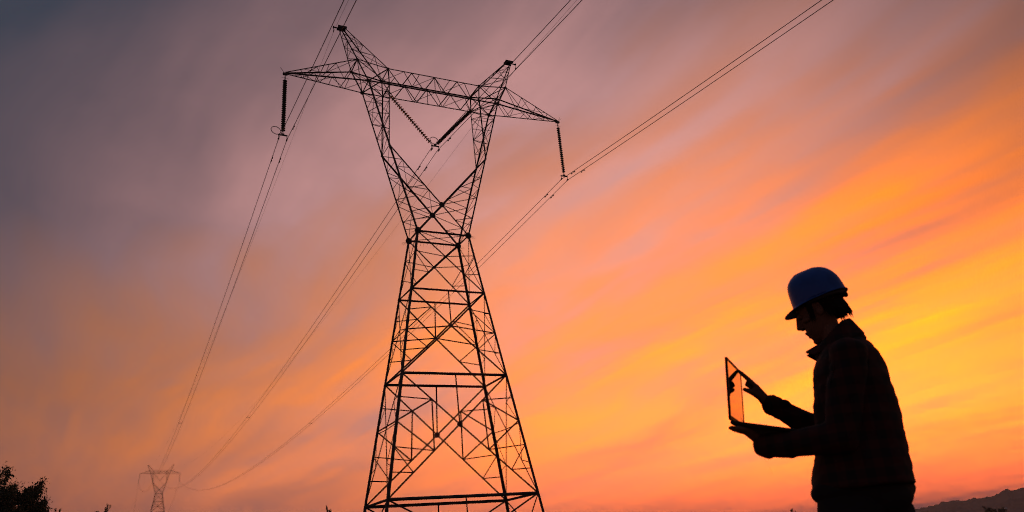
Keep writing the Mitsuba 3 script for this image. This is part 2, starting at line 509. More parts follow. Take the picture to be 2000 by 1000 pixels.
        for A, ts in ((BO, (0, .24, .45, .63, .78, .9)), (TO, (0, .40, .74))):
            for x in range(len(ts) - 1):
                sgn = 1 if x % 2 else -1
                bar(part, "strut", lerp(A(su, sgn), tp(sgn), ts[x]), lerp(A(su, -sgn), tp(-sgn), ts[x + 1]), .045)
                if x:
                    bar(part, "strut", lerp(A(su, 1), tp(1), ts[x]), lerp(A(su, -1), tp(-1), ts[x]), .042)
        out.append((part, "end_plate", box(tip + [0, 0, -.02], (.34, .16, .16))))
        out.append((part, "bird_spike", join([tube([tip + [su*.05, 0, .05], tip + [su*.35, .1*b, .45 + .12*b]], .011, 4) for b in (-1, 1)])))
        # --- earth wire peak
        part = "earth_wire_peak" if su < 0 else "earth_wire_peak_001"
        top = np.array([su*UPK, 0, ZPK])
        feet = {(o, sv): (TO if o else TI)(su, sv) for o in (0, 1) for sv in (-1, 1)}
        cap = {(o, sv): top + [su*(.18 if o else -.22), sv*.15, -.10] for o in (0, 1) for sv in (-1, 1)}
        for k in feet:
            bar(part, "chord", feet[k], cap[k], .085, (su*(1 if k[0] else -1), k[1], 0))
        ts = (0, .32, .58, .80)
        ring = [(1, -1), (1, 1), (0, 1), (0, -1)]
        for x in range(4):
            k0, k1 = ring[x], ring[(x + 1) % 4]
            for y in range(1, 4):
                bar(part, "strut", lerp(feet[k0], cap[k0], ts[y]), lerp(feet[k1], cap[k1], ts[y]), .036)
                a, b = (k0, k1) if y % 2 else (k1, k0)
                bar(part, "strut", lerp(feet[a], cap[a], ts[y - 1]), lerp(feet[b], cap[b], ts[y]), .042)
        out.append((part, "head_plate", join([box(top + [0, 0, .02], (.62, .46, .05)), box(top + [0, .22, -.06], (.70, .03, .20)), box(top + [0, -.22, -.06], (.70, .03, .20)), box(top + [-su*.24, 0, -.10], (.03, .40, .2))])))
        out.append((part, "wire_horn", join([box(top + [su*.42, 0, -.10], (.5, .07, .07)), box(top + [su*.66, 0, -.10], (.08, .15, .13)),
                                              tube([top + [su*.66, 0, -.1], top + [su*.66, 0, -.48]], .022, 6), box(top + [su*.66, 0, -.5], (.05, .20, .07))])))
    return out


def turn(a):
    return np.array([[math.cos(a), -math.sin(a), 0], [math.sin(a), math.cos(a), 0], [0, 0, 1.]])


MEMBERS = tower_members()
NEAR, FAR = pose(TOWER_AT, turn(TOWER_TURN)), pose(FAR_AT, turn(FAR_TURN))
for part, piece, m in MEMBERS:
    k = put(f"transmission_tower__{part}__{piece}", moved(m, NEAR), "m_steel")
    if piece in ("step_bolt", "climbing_guard_spike"):
        tag(k, kind="stuff")
tag("transmission_tower", "tall steel lattice transmission tower with forked head, close by and dark against the sunset", "transmission tower")
far_parts = {}
for part, piece, m in MEMBERS:
    if piece not in ("step_bolt", "climbing_guard_spike", "bird_spike", "gusset_plate"):
        far_parts.setdefault(part, []).append(m)
for part, ms in far_parts.items():
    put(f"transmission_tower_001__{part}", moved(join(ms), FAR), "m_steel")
tag("transmission_tower_001", "tiny distant lattice transmission tower on the rise at bottom left", "transmission tower")

# ------------------------------------------------------------------ insulator strings
DISC = lathe([(.0, .075), (.035, .075), (.045, .055), (.045, .03), (.06, .018), (.125, -.012), (.140, -.035), (.132, -.04), (.11, -.022), (.085, -.036), (.06, -.024), (.04, -.03), (.018, -.035), (.018, -.085), (.0, -.085)], 18)


def local(M, p):
    return (M[:3, :3] @ np.asarray(p, float)) + M[:3, 3]


def insulator(M, top, bottom, n, label, detail=True, yoke=True, ring=0, r=1.0, group=None):
    """A string of glass discs from top to bottom (tower axes), with its links; yoke: the two-conductor plate below."""
    key = num("insulator_string")
    top, bottom = np.asarray(top, float), np.asarray(bottom, float)
    a = unit(bottom - top)
    L = np.linalg.norm(bottom - top)
    R = frame(-a, (0, 1, 0))
    start, end = .42, L - .32
    step = (end - start)/n
    discs = [moved(DISC, M @ pose(top + a*(start + step*(k + .5)), R*np.array([r, r, step/.16]))) for k in range(n)]
    rods = [tube([top, top + a*.18, top + a*.181, top + a*.34, top + a*.341, top + a*(start + .02)], [.028, .028, .05, .05, .028, .028], 6), tube([top + a*(end - .02), bottom], .03, 6)]
    if detail:
        for m in discs:
            scene[num(key + "__disc")] = mikit.ply(m, "m_glass_disc", smooth=40)
        for rod in rods:
            put(key + "__link", moved(rod, M), "m_fitting")
        horn = []
        for s in (-1, 1):
            p = top + a*.3
            horn.append(tube([p, p + R[:, 0]*s*.16, p + R[:, 0]*s*.26 + a*.05 - R[:, 1]*.02], .011, 5))
        put(key + "__arcing_horn", moved(join(horn), M), "m_fitting")
        if ring:
            w = np.linspace(0, 2*np.pi, 33)
            c = bottom + np.array(ring)
            ax, ay = np.array([.93, 0, -.36]), np.array([.30, -.25, .92])
            pts = c + .35*(np.cos(w)[:, None]*unit(ax) + .74*np.sin(w)[:, None]*unit(ay))
            put(key + "__corona_ring", moved(tube(pts, .026, 8, False), M), "m_fitting", 60)
        if yoke:
            b = bottom
            ms = [box(b + [0, 0, -.03], (.66, .03, .10)), box(b + [0, 0, .05], (.22, .034, .12))]
            for s in (-1, 1):
                ms += [tube([b + [s*.29, 0, -.03], b + [s*.29, 0, -.30]], .024, 6)]
            put(key + "__yoke_plate", moved(join(ms), M), "m_fitting")
            for s in (-1, 1):
                c = b + [s*.29, 0, -.36]
                put(key + "__suspension_clamp", moved(join([tube([c + [0, -.24, -.03], c + [0, -.1, .01], c, c + [0, .1, .01], c + [0, .24, -.03]], [.02, .045, .06, .045, .02], 8), box(c + [0, 0, .05], (.05, .1, .09))]), M), "m_fitting")
        tag(key, label, "insulator", group)
    else:
        put(key, moved(tube([top, bottom], .10, 6), M), "m_glass_disc")
        labels[key] = dict(label=label, category="insulator")
        if group:
            labels[key]["group"] = group
    return key


ZY = 29.92                                            # the outer yokes
VBOT = np.array([0, 0, 30.86])
for M, det, who in ((NEAR, True, "near"), (FAR, False, "far")):
    near = who == "near"
    G = "insulator strings of the near tower" if near else "insulator strings of the distant tower"
    insulator(M, (-TIP, 0, ZTIP - .08), (-TIP + (-.06 if near else -.4), 0, ZY), 24, "insulator string hanging from the near tower's left arm, with a ring at its foot" if near else "tiny insulator hanging from the distant tower's left arm", det, True, (-.50, -.05, .26), 1.18, G)
    insulator(M, (TIP, 0, ZTIP - .08), (TIP + (.06 if near else -.2), 0, ZY), 24, "insulator string hanging straight from the near tower's right arm" if near else "tiny insulator hanging from the distant tower's right arm", det, True, 0, 1.05, G)
    insulator(M, (-UBI + .05, 0, ZBC - .1), VBOT + [-.10, 0, .06], 22, "slanting left insulator string of the near tower's central V" if near else "tiny left insulator of the distant tower's central V", det, False, (.12, -.05, .42), 1.25, G)
    insulator(M, (UBI - .05, 0, ZBC - .1), VBOT + [.10, 0, .06], 26, "slanting right insulator string of the near tower's central V, its discs packed close" if near else "tiny right insulator of the distant tower's central V", det, True, 0, 1.12, G)

# ------------------------------------------------------------------ conductors and earth wires
near_pt = lambda u, v, z: local(NEAR, (u, v, z))
VDIR = NEAR[:3, 1]


def wire(u, z, uf, zf, radius, sag, slope, label, cat, name, dampers, group, spacer=False):
    a, b = near_pt(u, 0, z), local(FAR, (uf, 0, zf))
    t = np.concatenate([np.linspace(0, .02, 8)[:-1], np.linspace(.02, 1, 90)])[:, None]
    front = a + (b - a)*t
    front[:, 2] -= 4*sag*(t*(1 - t))[:, 0]
    L = np.concatenate([np.linspace(.3, 40, 40), np.linspace(45, 230, 20)])[:, None]
    back = a - VDIR*L
    back[:, 2] -= (slope*L - .00028*L*L)[:, 0]
    beyond = b + unit((b - a)*[1, 1, 0])*np.linspace(4, 200, 24)[:, None]
    q = np.linspace(4, 200, 24)/400
    beyond[:, 2] -= 4*14*q*(1 - q) - 8*q
    pts = np.vstack([back[::-1], front, beyond])
    key = put(name, tube(pts, radius, 5), "m_cable", True, label, cat, group)
    for D in dampers:
        if D > 0:
            i = np.searchsorted(np.linalg.norm(front - a, axis=1), D)
            p, d = front[i], unit(front[i + 1] - front[i])
        else:
            p, d = a + VDIR*D, -unit(back[1] - back[0])
            p[2] -= slope*-D
        dn = np.array([0, 0, -1.])
        c = p + dn*.10
        ms = [tube([p, c], .02, 5), tube([c - d*.27, c + d*.27], .012, 5)]
        for s in (-1, 1):
            ms.append(tube([c + d*s*.12, c + d*s*.15, c + d*s*.29, c + d*s*.32], [.02, .046, .046, .02], 7))
        put(key + "__vibration_damper", join(ms), "m_fitting")
    return key


G = "twin conductors of the power line"
zc = ZY - .36
for n, (u, z, sag, pos) in enumerate(((-TIP - .06, zc, 13.2, "left"), (0, VBOT[2] - .30, 13.2, "centre"), (TIP + .06, zc, 13.2, "right"))):
    for s in (-1, 1):
        side = {"left": "the near tower's left arm", "centre": "the V insulator in the near tower's fork", "right": "the near tower's right arm"}[pos]
        uf = {"left": -TIP - .4, "centre": 0, "right": TIP - .2}[pos]
        wire(u + s*.29, z, uf + s*.25, z + .36, .0225, sag, .119,
             f"{'left' if s < 0 else 'right'} wire of the conductor pair hung below {side}", "power line cable", "conductor_wire", (1.75, -1.9) if s < 0 else (2.0, -2.5), G)
for n, (u, z, uf, w) in enumerate(((-TIP - .06, zc, -TIP - .4, "left"), (0, VBOT[2] - .30, 0, "middle"), (TIP + .06, zc, TIP - .2, "right"))):
    a, b = near_pt(u, 0, z), local(FAR, (uf, 0, z + .36))
    c = lerp(a, b, .2065) - [0, 0, 4*13.2*.2065*.7935]
    x = NEAR[:3, 0]
    put("bundle_spacer", join([tube([c - x*.29, c + x*.29], .035, 6)] + [tube([c + x*(s*.29) - VDIR*.09, c + x*(s*.29) + VDIR*.09], .055, 6) for s in (-1, 1)]), "m_fitting", False,
        f"small spacer bar clamped between the two wires of the {w} conductor pair", "wire spacer", "spacers on the conductor pairs")
for su in (-1, 1):
    wire(su*(UPK + .66), ZPK - .55, su*(UPK + .66), ZPK - .55, .0095, 9.5, .105 if su < 0 else .075,
         f"hair thin earth wire held by the {'left' if su < 0 else 'right'} peak of the near tower", "earth wire", "earth_wire", (), "earth wires along the tower peaks")


# ------------------------------------------------------------------ trees
def at(px, py, dist):
    """The point at a horizontal distance from the lens in the direction of a spot of the 2000 x 1000 photograph: used to survey where far things stand."""
    X, Y = px - 1000., py - 500.
    F = 1000/math.tan(math.radians(FOV/2))
    a, b = cr*X + sr*Y, -sr*X + cr*Y
    d = _f + _r*a/F - _u*b/F
    return EYE + d*dist/np.hypot(d[0], d[1])


def tree(name, base, height, spread, seed, leaves, leaf, label, trunk_r=.16, lobes=26, low=.35, group=None):
    rng = np.random.default_rng(seed)
    base = np.asarray(base, float)
    wood = [tube([base + [0, 0, -.2], base + [.02*height, 0, height*.3], base + [0, .02*height, height*.62], base + [.01*height, 0, height*.86]], [trunk_r*1.25, trunk_r, trunk_r*.6, trunk_r*.2], 9)]
    tips = []
    for k in range(lobes):
        h = low + (1 - low)*(k + .5)/lobes
        a = k*2.4 + rng.uniform(-.4, .4)
        reach = spread*math.sin(math.pi*min(.98, .28 + .72*(1 - (h - low)/(1 - low))*.9))**.7*rng.uniform(.62, 1.08)
        s = base + [0, 0, height*(h*.8)]
        tip = base + np.array([math.cos(a)*reach, math.sin(a)*reach, height*(h*.93 + .05 + rng.uniform(-.04, .06))])
        mid = lerp(s, tip, .5) + [0, 0, -.04*height*rng.random()]
        wood.append(tube([s, mid, tip], [trunk_r*.38, trunk_r*.22, trunk_r*.07], 5))
        tips.append((mid, tip))
        for _ in range(3):
            t2 = tip + rng.normal(0, .16*spread, 3) + [0, 0, .07*height]
            wood.append(tube([lerp(mid, tip, .7), t2], [trunk_r*.12, trunk_r*.04], 4))
            tips.append((tip, t2))
    put(name[0] + "__trunk", join(wood), "m_bark", 50)
    C = []
    w = np.array([.55 if i % 4 == 0 else .3 for i in range(len(tips))])
    pick = rng.choice(len(tips), leaves, p=w/w.sum())
    a, b = np.array([x[0] for x in tips]), np.array([x[1] for x in tips])
    t = rng.uniform(.25, 1.12, leaves)[:, None]
    c = a[pick]*(1 - t) + b[pick]*t + rng.normal(0, 1, (leaves, 3))*spread*.085*rng.choice([.45, .8, 1.1], (leaves, 1))
    d = rng.normal(0, 1, (leaves, 3)) + [0, 0, .5]
    d /= np.linalg.norm(d, axis=1, keepdims=True)
    e = np.cross(d, rng.normal(0, 1, (leaves, 3)))
    e /= np.linalg.norm(e, axis=1, keepdims=True)
    sz = leaf*rng.uniform(.6, 1.5, (leaves, 1))
    v = np.stack([c - d*sz*.5, c + e*sz*.24, c + d*sz*.7, c - e*sz*.24], 1).reshape(-1, 3)
    f = (np.arange(leaves)[:, None]*4 + np.array([[0, 1, 2, 0, 2, 3]])).reshape(-1, 3)
    put(name[0] + "__crown", (v, f), "m_leaf", kind="stuff")
    tag(name[0], label, "tree", group)


def tree_at(px, top, dist, spread, seed, leaves, leaf, label, lobes=26, low=.35, trunk_r=.16):
    p = at(px, top, dist)
    g = float(ground_z(p[0], p[1]))
    tree((num("broadleaf_tree"),), (p[0], p[1], g), p[2] - g, spread, seed, leaves, leaf, label, trunk_r, lobes, low)


tree_at(14, 962, 62, 1.9, 4, 80000, .13, "dark bushy tree filling the bottom left corner", 60, .30, .16)
tree_at(-40, 960, 58, 1.8, 9, 50000, .13, "dark tree cut by the left edge of the picture", 50, .30, .16)
tree_at(202, 997, 150, .95, 6, 2600, .22, "small rounded treetop just showing below the left sky", 14, .4, .15)
tree_at(114, 997, 170, .6, 7, 700, .22, "tip of a thin bush between the corner tree and the small treetop", 8, .5, .1)
tree_at(641, 993, 230, 1.2, 12, 900, .35, "tiny treetop tip just left of the near tower's feet", 8, .5, .12)
tree_at(1548, 995, 260, 1.0, 13, 700, .3, "tiny treetop tip below the laptop at the bottom edge", 8, .5, .12)
tree_at(1946, 996, 420, 4.5, 14, 2500, .7, "low dark tree clump below the hill at bottom right", 14, .4, .2)

# ------------------------------------------------------------------ dry grass round the man and the near tower
grng = np.random.default_rng(31)
n_ = 26000
r_g, a_g = 30*np.sqrt(grng.random(n_)), grng.uniform(-np.pi, np.pi, n_)
tuft = grng.integers(0, 2600, n_)
tx_, ty_ = 26*np.sqrt(grng.random(2600))*np.array([[1], [1]])*np.stack([np.sin(q := grng.uniform(-np.pi, np.pi, 2600)), np.cos(q)])
gx = np.where(grng.random(n_) < .7, tx_[tuft] + grng.normal(0, .07, n_), r_g*np.sin(a_g))
gy = np.where(np.abs(gx - tx_[tuft]) < .4, ty_[tuft] + grng.normal(0, .07, n_), r_g*np.cos(a_g)) + 6
ok = np.hypot(gx, gy) > .5
gx, gy = gx[ok], gy[ok]
n_ = len(gx)
base_ = np.stack([gx, gy, ground_z(gx, gy) - .01], -1)
ga_ = grng.uniform(0, 2*np.pi, n_)
dx_ = np.stack([np.cos(ga_), np.sin(ga_), ga_*0], -1)
hh_ = grng.uniform(.06, .24, n_)[:, None]
lean_ = np.stack([-dx_[:, 1], dx_[:, 0], ga_*0], -1)*hh_*grng.uniform(.1, .6, n_)[:, None]
up_ = np.array([0, 0, 1.])
gv = np.stack([base_ - dx_*.006, base_ + dx_*.006, base_ + lean_*.4 + up_*hh_*.6 + dx_*.004, base_ + lean_*.4 + up_*hh_*.6 - dx_*.004, base_ + lean_ + up_*hh_], 1).reshape(-1, 3)
gf = (np.arange(n_)[:, None]*5 + np.array([[0, 1, 2, 0, 2, 3, 3, 2, 4]])).reshape(-1, 3)
principled("m_grass", tone((.06, .055, .022), (.12, .095, .045), 3.), .9)
put("grass", (gv, gf), "m_grass", False, "dry grass tufts on the dark field under the man and the tower", "grass", None, "stuff")

# ------------------------------------------------------------------ a lamp post far off at the lower right
lp = at(1964, 992, 330)
gz = float(ground_z(lp[0], lp[1]))
h = lp[2] - gz
key = num("street_lamp")
put(key + "__pole", tube([(lp[0], lp[1], gz), (lp[0], lp[1], lp[2] - .3)], [.16, .09], 8), "m_fitting", 60)
put(key + "__lamp_head", moved(lathe([(0, .35), (.25, .33), (.62, .08), (.62, 0), (.3, -.2), (0, -.25)], 14), pose((lp[0], lp[1], lp[2] - .2))), "m_lamp_cap", 40)
tag(key, "thin lamp post with a pale cap in front of the hill at bottom right", "street lamp")

# ------------------------------------------------------------------ the man, in his own axes: s to the right of the picture, t away from it, z up
MAN = pose(np.array([1.2686, 3.2620, .07]), np.array([[.93200, .36245, 0], [-.36245, .93200, 0], [0, 0, 1.]]))


def ball(c, r, n=3):
    r = np.broadcast_to(r, 3)
    m = trimesh.creation.icosphere(n)
    return m3.Manifold(m3.Mesh(np.asarray(m.vertices*r + c, np.float32), np.asarray(m.faces, np.uint32)))


def hull(*balls):
    return m3.Manifold.batch_hull([ball(c, r, 2) for c, r in balls])


def chain(pts):
    out = m3.Manifold()
    for a, b in zip(pts[:-1], pts[1:]):
        out = out + hull(a, b)
    return out


def loft(rings):
    """rings: (n, 3) arrays of equal length, from one end to the other, capped: a Manifold."""
    n = len(rings[0])
    v = np.vstack([*rings, np.mean(rings[0], 0)[None], np.mean(rings[-1], 0)[None]])
    f = []
    for i in range(len(rings) - 1):
        for j in range(n):
            a, b = i*n + j, i*n + (j + 1) % n
            f += [(a, b, b + n), (a, b + n, a + n)]
    e, k = len(rings)*n, (len(rings) - 1)*n
    for j in range(n):
        f += [(e, (j + 1) % n, j), (e + 1, k + j, k + (j + 1) % n)]
    m = trimesh.Trimesh(v, f, process=False)
    if m.volume < 0:
        m.invert()
    return m3.Manifold(m3.Mesh(np.asarray(m.vertices, np.float32), np.asarray(m.faces, np.uint32)))


def tri(M):
    q = M.to_mesh()
    m = trimesh.Trimesh(q.vert_properties[:, :3], q.tri_verts, process=False)
    m.merge_vertices()
    return m


def softened(M, edge, it=8):
    m = tri(M.refine_to_length(edge))
    trimesh.smoothing.filter_taubin(m, .5, .53, it)
    return m


def oval(cs, cz, front, back, half, n=40, power=2.3, es=(1, 0), tilt=None):
    """A ring: s from front to back, t to +-half, at height cz; tilt = (e_f, e_u) makes it lie in a tilted head frame."""
    a = np.arange(n)*2*np.pi/n
    x, y = np.cos(a), np.sin(a)
    x, y = np.sign(x)*np.abs(x)**(2/power), np.sign(y)*np.abs(y)**(2/power)
    c, r = (front + back)/2, abs(back - front)/2
    return c + r*x, y*half, cz


def ring(front, back, half, z, n=44, power=2.3):
    x, y, _ = oval(0, z, front, back, half, n, power)
    return np.stack([x, y, np.full(n, z)], -1)


HEAD_C, HEAD_F, HEAD_U = np.array([-.010, 1.460]), np.array([-.927, -.374]), np.array([-.374, .927])


def H(f, u, t=0.):
    p = HEAD_C + HEAD_F*f + HEAD_U*u
    return np.array([p[0], t, p[1]])


def head_ring(u, front, back, w, n=36, power=2.15):
    a = np.arange(n)*2*np.pi/n
    x, y = np.cos(a), np.sin(a)
    x, y = np.sign(x)*np.abs(x)**(2/power), np.sign(y)*np.abs(y)**(2/power)
    return np.array([H((front + back)/2 + (front - back)/2*xx, u, yy*w) for xx, yy in zip(x, y)])


skull = loft([head_ring(*r) for r in ((-.120, .068, .010, .024), (-.108, .079, -.02, .042), (-.088, .084, -.040, .053), (-.062, .087, -.050, .060), (-.036, .085, -.062, .066), (-.010, .083, -.085, .070),
                                      (.015, .083, -.098, .073), (.040, .081, -.103, .075), (.070, .070, -.100, .073), (.095, .045, -.080, .060), (.112, .015, -.045, .034))])
skull = skull.refine_to_length(.012)
face = skull
for s in (-1, 1):
    face = face - ball(H(.101, .008, s*.036), .0165)
    face = face + ball(H(.0735, .008, s*.034), .0125)
    face = face + hull((H(.079, .030, s*.014), .0062), (H(.073, .031, s*.044), .0060))
    face = face + hull((H(.066, -.018, s*.046), .012), (H(.05, -.022, s*.056), .010))
    face = face + (ball(H(-.008, -.008, s*.072), (.017, .008, .030)) - ball(H(-.004, -.006, s*.081), (.010, .007, .018)))
    face = face + hull((H(.092, -.031, s*.011), .0070), (H(.082, -.030, s*.013), .006))
face = face + hull((H(.0790, .020), .0085), (H(.070, -.012), .018), (H(.1025, -.0225), .0088)) + hull((H(.1025, -.0225), .0088), (H(.089, -.034), .008))
face = face + hull((H(.0880, -.057), .0064), (H(.0845, -.067), .0060), (H(.076, -.061, .022), .005), (H(.076, -.061, -.022), .005))
face = face + hull((H(.0840, -.0775), .0066), (H(.0835, -.070), .0050), (H(.074, -.073, .020), .004), (H(.074, -.073, -.020), .004))
face = face + hull((H(.073, -.105), .0135), (H(.058, -.108, .016), .012), (H(.058, -.108, -.016), .012))
neck = hull((np.array([.018, 0, 1.375]), (.052, .056, .03)), (np.array([.055, 0, 1.27]), (.062, .068, .03)))


def fingers(chains):
    out = m3.Manifold()
    for c in chains:
        out = out + chain([(np.array(p), r) for *p, r in c])
    return out


# right hand: the forefinger touches the screen, the others curl, the thumb stands off below
R_WRIST = np.array([-.286, .118, 1.126])
r_palm = m3.Manifold.batch_hull([ball(c, r, 2) for c, r in ((R_WRIST, (.024, .020, .024)), (np.array([-.322, .098, 1.204]), .0125), (np.array([-.318, .118, 1.196]), .0125), (np.array([-.311, .136, 1.186]), .012), (np.array([-.304, .152, 1.172]), .011), (np.array([-.316, .098, 1.165]), .016))])
r_hand = r_palm + fingers([
    [(-.322, .098, 1.204, .0115), (-.350, .096, 1.243, .0098), (-.3695, .094, 1.268, .0086), (-.3795, .092, 1.2795, .0072)],
    [(-.318, .118, 1.196, .0115), (-.352, .120, 1.231, .0105), (-.3590, .119, 1.222, .0092), (-.3460, .116, 1.2070, .0082)],
    [(-.311, .136, 1.186, .0110), (-.342, .140, 1.211, .0100), (-.3460, .138, 1.201, .0088), (-.3320, .134, 1.189, .0078)],
    [(-.304, .152, 1.172, .0100), (-.328, .159, 1.194, .0085), (-.3360, .157, 1.184, .0075), (-.3300, .153, 1.174, .0066)],
    [(-.310, .100, 1.155, .0150), (-.338, .084, 1.178, .0120), (-.3550, .078, 1.188, .0100), (-.3690, .075, 1.1960, .0080)],
    [(-.322, .098, 1.195, .0120), (-.334, .090, 1.188, .0110)]])
# left hand: flat under the machine, fingers along its underside
L_WRIST = np.array([-.318, -.098, .948])
under = lambda s: 1.0215 - .272*(s + .413)
fl = []
for k, (t, reach) in enumerate(((-.118, -.424), (-.094, -.434), (-.070, -.431), (-.048, -.417))):
    r = .0100 - .0006*k
    s0, s1, s2 = -.372, -.372 + (reach + .372)*.5, -.372 + (reach + .372)*.8
    fl.append([(s0, t, under(s0) - .016, r*1.15), (s1, t - .002, under(s1) - .0135, r), (s2, t - .003, under(s2) - .0115, r*.92), (reach, t - .004, under(reach) - .007, r*.78)])
fl.append([(-.338, -.128, .972, .015), (-.358, -.152, .992, .0115), (-.378, -.170, under(-.378) - .012, .0100), (-.394, -.178, under(-.394) - .010, .0085)])
l_palm = m3.Manifold.batch_hull([ball(np.array(c), r, 2) for c, r in ((L_WRIST, (.026, .028, .020)), ((-.372, -.118, under(-.372) - .018), .013), ((-.372, -.048, under(-.372) - .017), .012), ((-.335, -.118, .972), .017), ((-.335, -.066, .975), .016))])
l_hand = l_palm + fingers(fl)

R_SH, R_EL = np.array([.065, .185, 1.215]), np.array([-.055, .215, .985])
L_SH, L_EL = np.array([.068, -.190, 1.215]), np.array([-.030, -.215, .925])
arms = chain([(R_SH, .055), (R_EL, .042), (R_WRIST, .024)]) + chain([(L_SH, .055), (L_EL, .042), (L_WRIST, .024)])
trunk = loft([ring(-.08, .11, .10, .72), ring(-.10, .14, .15, .85), ring(-.07, .15, .15, 1.0), ring(-.045, .15, .17, 1.15), ring(-.02, .14, .17, 1.25), ring(.005, .11, .09, 1.31)])
legs = m3.Manifold()
for sv, hip, knee, ank in ((-1, (-.035, -.10, .74), (-.075, -.115, .38), (-.035, -.12, .03)), (1, (.055, .10, .74), (.075, .115, .38), (.125, .12, .03))):
    legs = legs + chain([(np.array(hip), .065), (np.array(knee), .055), (np.array(ank), .038)])
    legs = legs + hull((np.array(ank) + [0, 0, -.06], .035), (np.array(ank) + [-.15, 0, -.075], .02))
soft = softened(face + neck, .007, 6)
soft_m = m3.Manifold(m3.Mesh(np.asarray(soft.vertices, np.float32), np.asarray(soft.faces, np.uint32)))
hand_ms = []
for hnd in (r_hand, l_hand):
    q = softened(hnd, .0032, 8)
    hand_ms.append(m3.Manifold(m3.Mesh(np.asarray(q.vertices, np.float32), np.asarray(q.faces, np.uint32))))
body = soft_m + hand_ms[0] + hand_ms[1] + arms + trunk + legs
man = put("person", moved(tri(body), MAN), "m_skin", 50, "man in a blue hard hat and dark plaid jacket, touching an open laptop", "person")

# jacket: a loose shell, both sleeves and the turned-up collar
FZ = np.array([.665, .716, .778, .87, .95, 1.035, 1.10, 1.172, 1.209, 1.253, 1.285, 1.315])
FS = np.array([-.166, -.176, -.170, -.142, -.126, -.110, -.098, -.086, -.075, -.053, -.035, -.005])
BZ = np.array([.70, .741, .812, .918, 1.037, 1.139, 1.200, 1.236, 1.255, 1.285, 1.31, 1.342])
BS = np.array([.200, .202, .200, .203, .207, .203, .196, .187, .178, .165, .149, .128])
rows = []
for z in np.concatenate([np.linspace(.738, 1.20, 20), np.linspace(1.22, 1.325, 9)]):
    half = np.interp(z, [.738, .80, 1.0, 1.18, 1.235, 1.27, 1.30, 1.325], [.222, .218, .205, .205, .190, .155, .105, .075])
    rows.append(ring(np.interp(z, FZ, FS), np.interp(z, BZ, BS), half, z, 60, 2.35))
shell = loft(rows)
rs = chain([(R_SH + [0, .005, .005], .070), (R_EL + [.005, .0, -.005], .064), (np.array([-.150, .178, 1.030]), .051), (np.array([-.225, .142, 1.084]), .043), (np.array([-.283, .121, 1.126]), .0365)])
rs = rs + hull((np.array([-.262, .13, 1.116]), .043), (np.array([-.277, .124, 1.124]), .0415))
rs = rs + ball(np.array([-.160, .168, 1.058]), (.034, .052, .030)) + ball(np.array([-.222, .142, 1.104]), (.030, .046, .034)) + ball(np.array([-.262, .128, 1.137]), (.020, .040, .026))
ls = chain([(L_SH + [0, -.005, .005], .070), (L_EL + [.005, 0, -.005], .064), (np.array([-.140, -.172, .920]), .056), (np.array([-.235, -.135, .922]), .050), (np.array([-.312, -.103, .937]), .042)])
ls = ls + hull((np.array([-.300, -.108, .928]), .0440), (np.array([-.316, -.102, .934]), .0430)) + ball(np.array([-.215, -.142, .914]), (.05, .055, .047))
jk = softened(shell + rs + ls, .013, 10)
nrm = np.array(jk.vertex_normals)
vv = np.array(jk.vertices)
fold = (fbm(vv*[9, 9, 16] + [0, 0, 3], 3, 21) - .5)*.016 + (fbm(np.stack([vv[:, 0]*26 + vv[:, 2]*20, vv[:, 1]*18, vv[:, 2]*30 - vv[:, 0]*22], -1), 2, 5) - .5)*.007
jk.vertices = vv + nrm*fold[:, None]
put(man + "__jacket", moved(jk, MAN), "m_plaid", True, "dark red and black plaid jacket with collar turned up")
# the collar: a stand that wraps the neck, with a drooping point in front
cm = []
for s in (-1, 1):
    pts = np.array([(-.050, s*.030, 1.300), (-.018, s*.064, 1.311), (.026, s*.080, 1.344), (.075, s*.070, 1.384), (.104, s*.034, 1.397), (.109, 0, 1.399)])
    low = np.array([(-.050, s*.040, 1.250), (-.025, s*.075, 1.262), (.030, s*.098, 1.278), (.095, s*.086, 1.296), (.136, s*.042, 1.312), (.148, 0, 1.318)])
    tip = np.array([(-.084, s*.036, 1.290), (-.052, s*.075, 1.270), (.010, s*.100, 1.286), (.088, s*.090, 1.310), (.134, s*.045, 1.332), (.144, 0, 1.338)])
    for i in range(5):
        cm.append(m3.Manifold.batch_hull([ball(p, .0055, 1) for p in (pts[i], pts[i + 1], low[i], low[i + 1])]))
        cm.append(m3.Manifold.batch_hull([ball(p, .0055, 1) for p in (pts[i], pts[i + 1], tip[i], tip[i + 1])]))
col = m3.Manifold()
for c in cm:
    col = col + c
put(man + "__collar", moved(softened(col, .009, 5), MAN), "m_plaid", True)
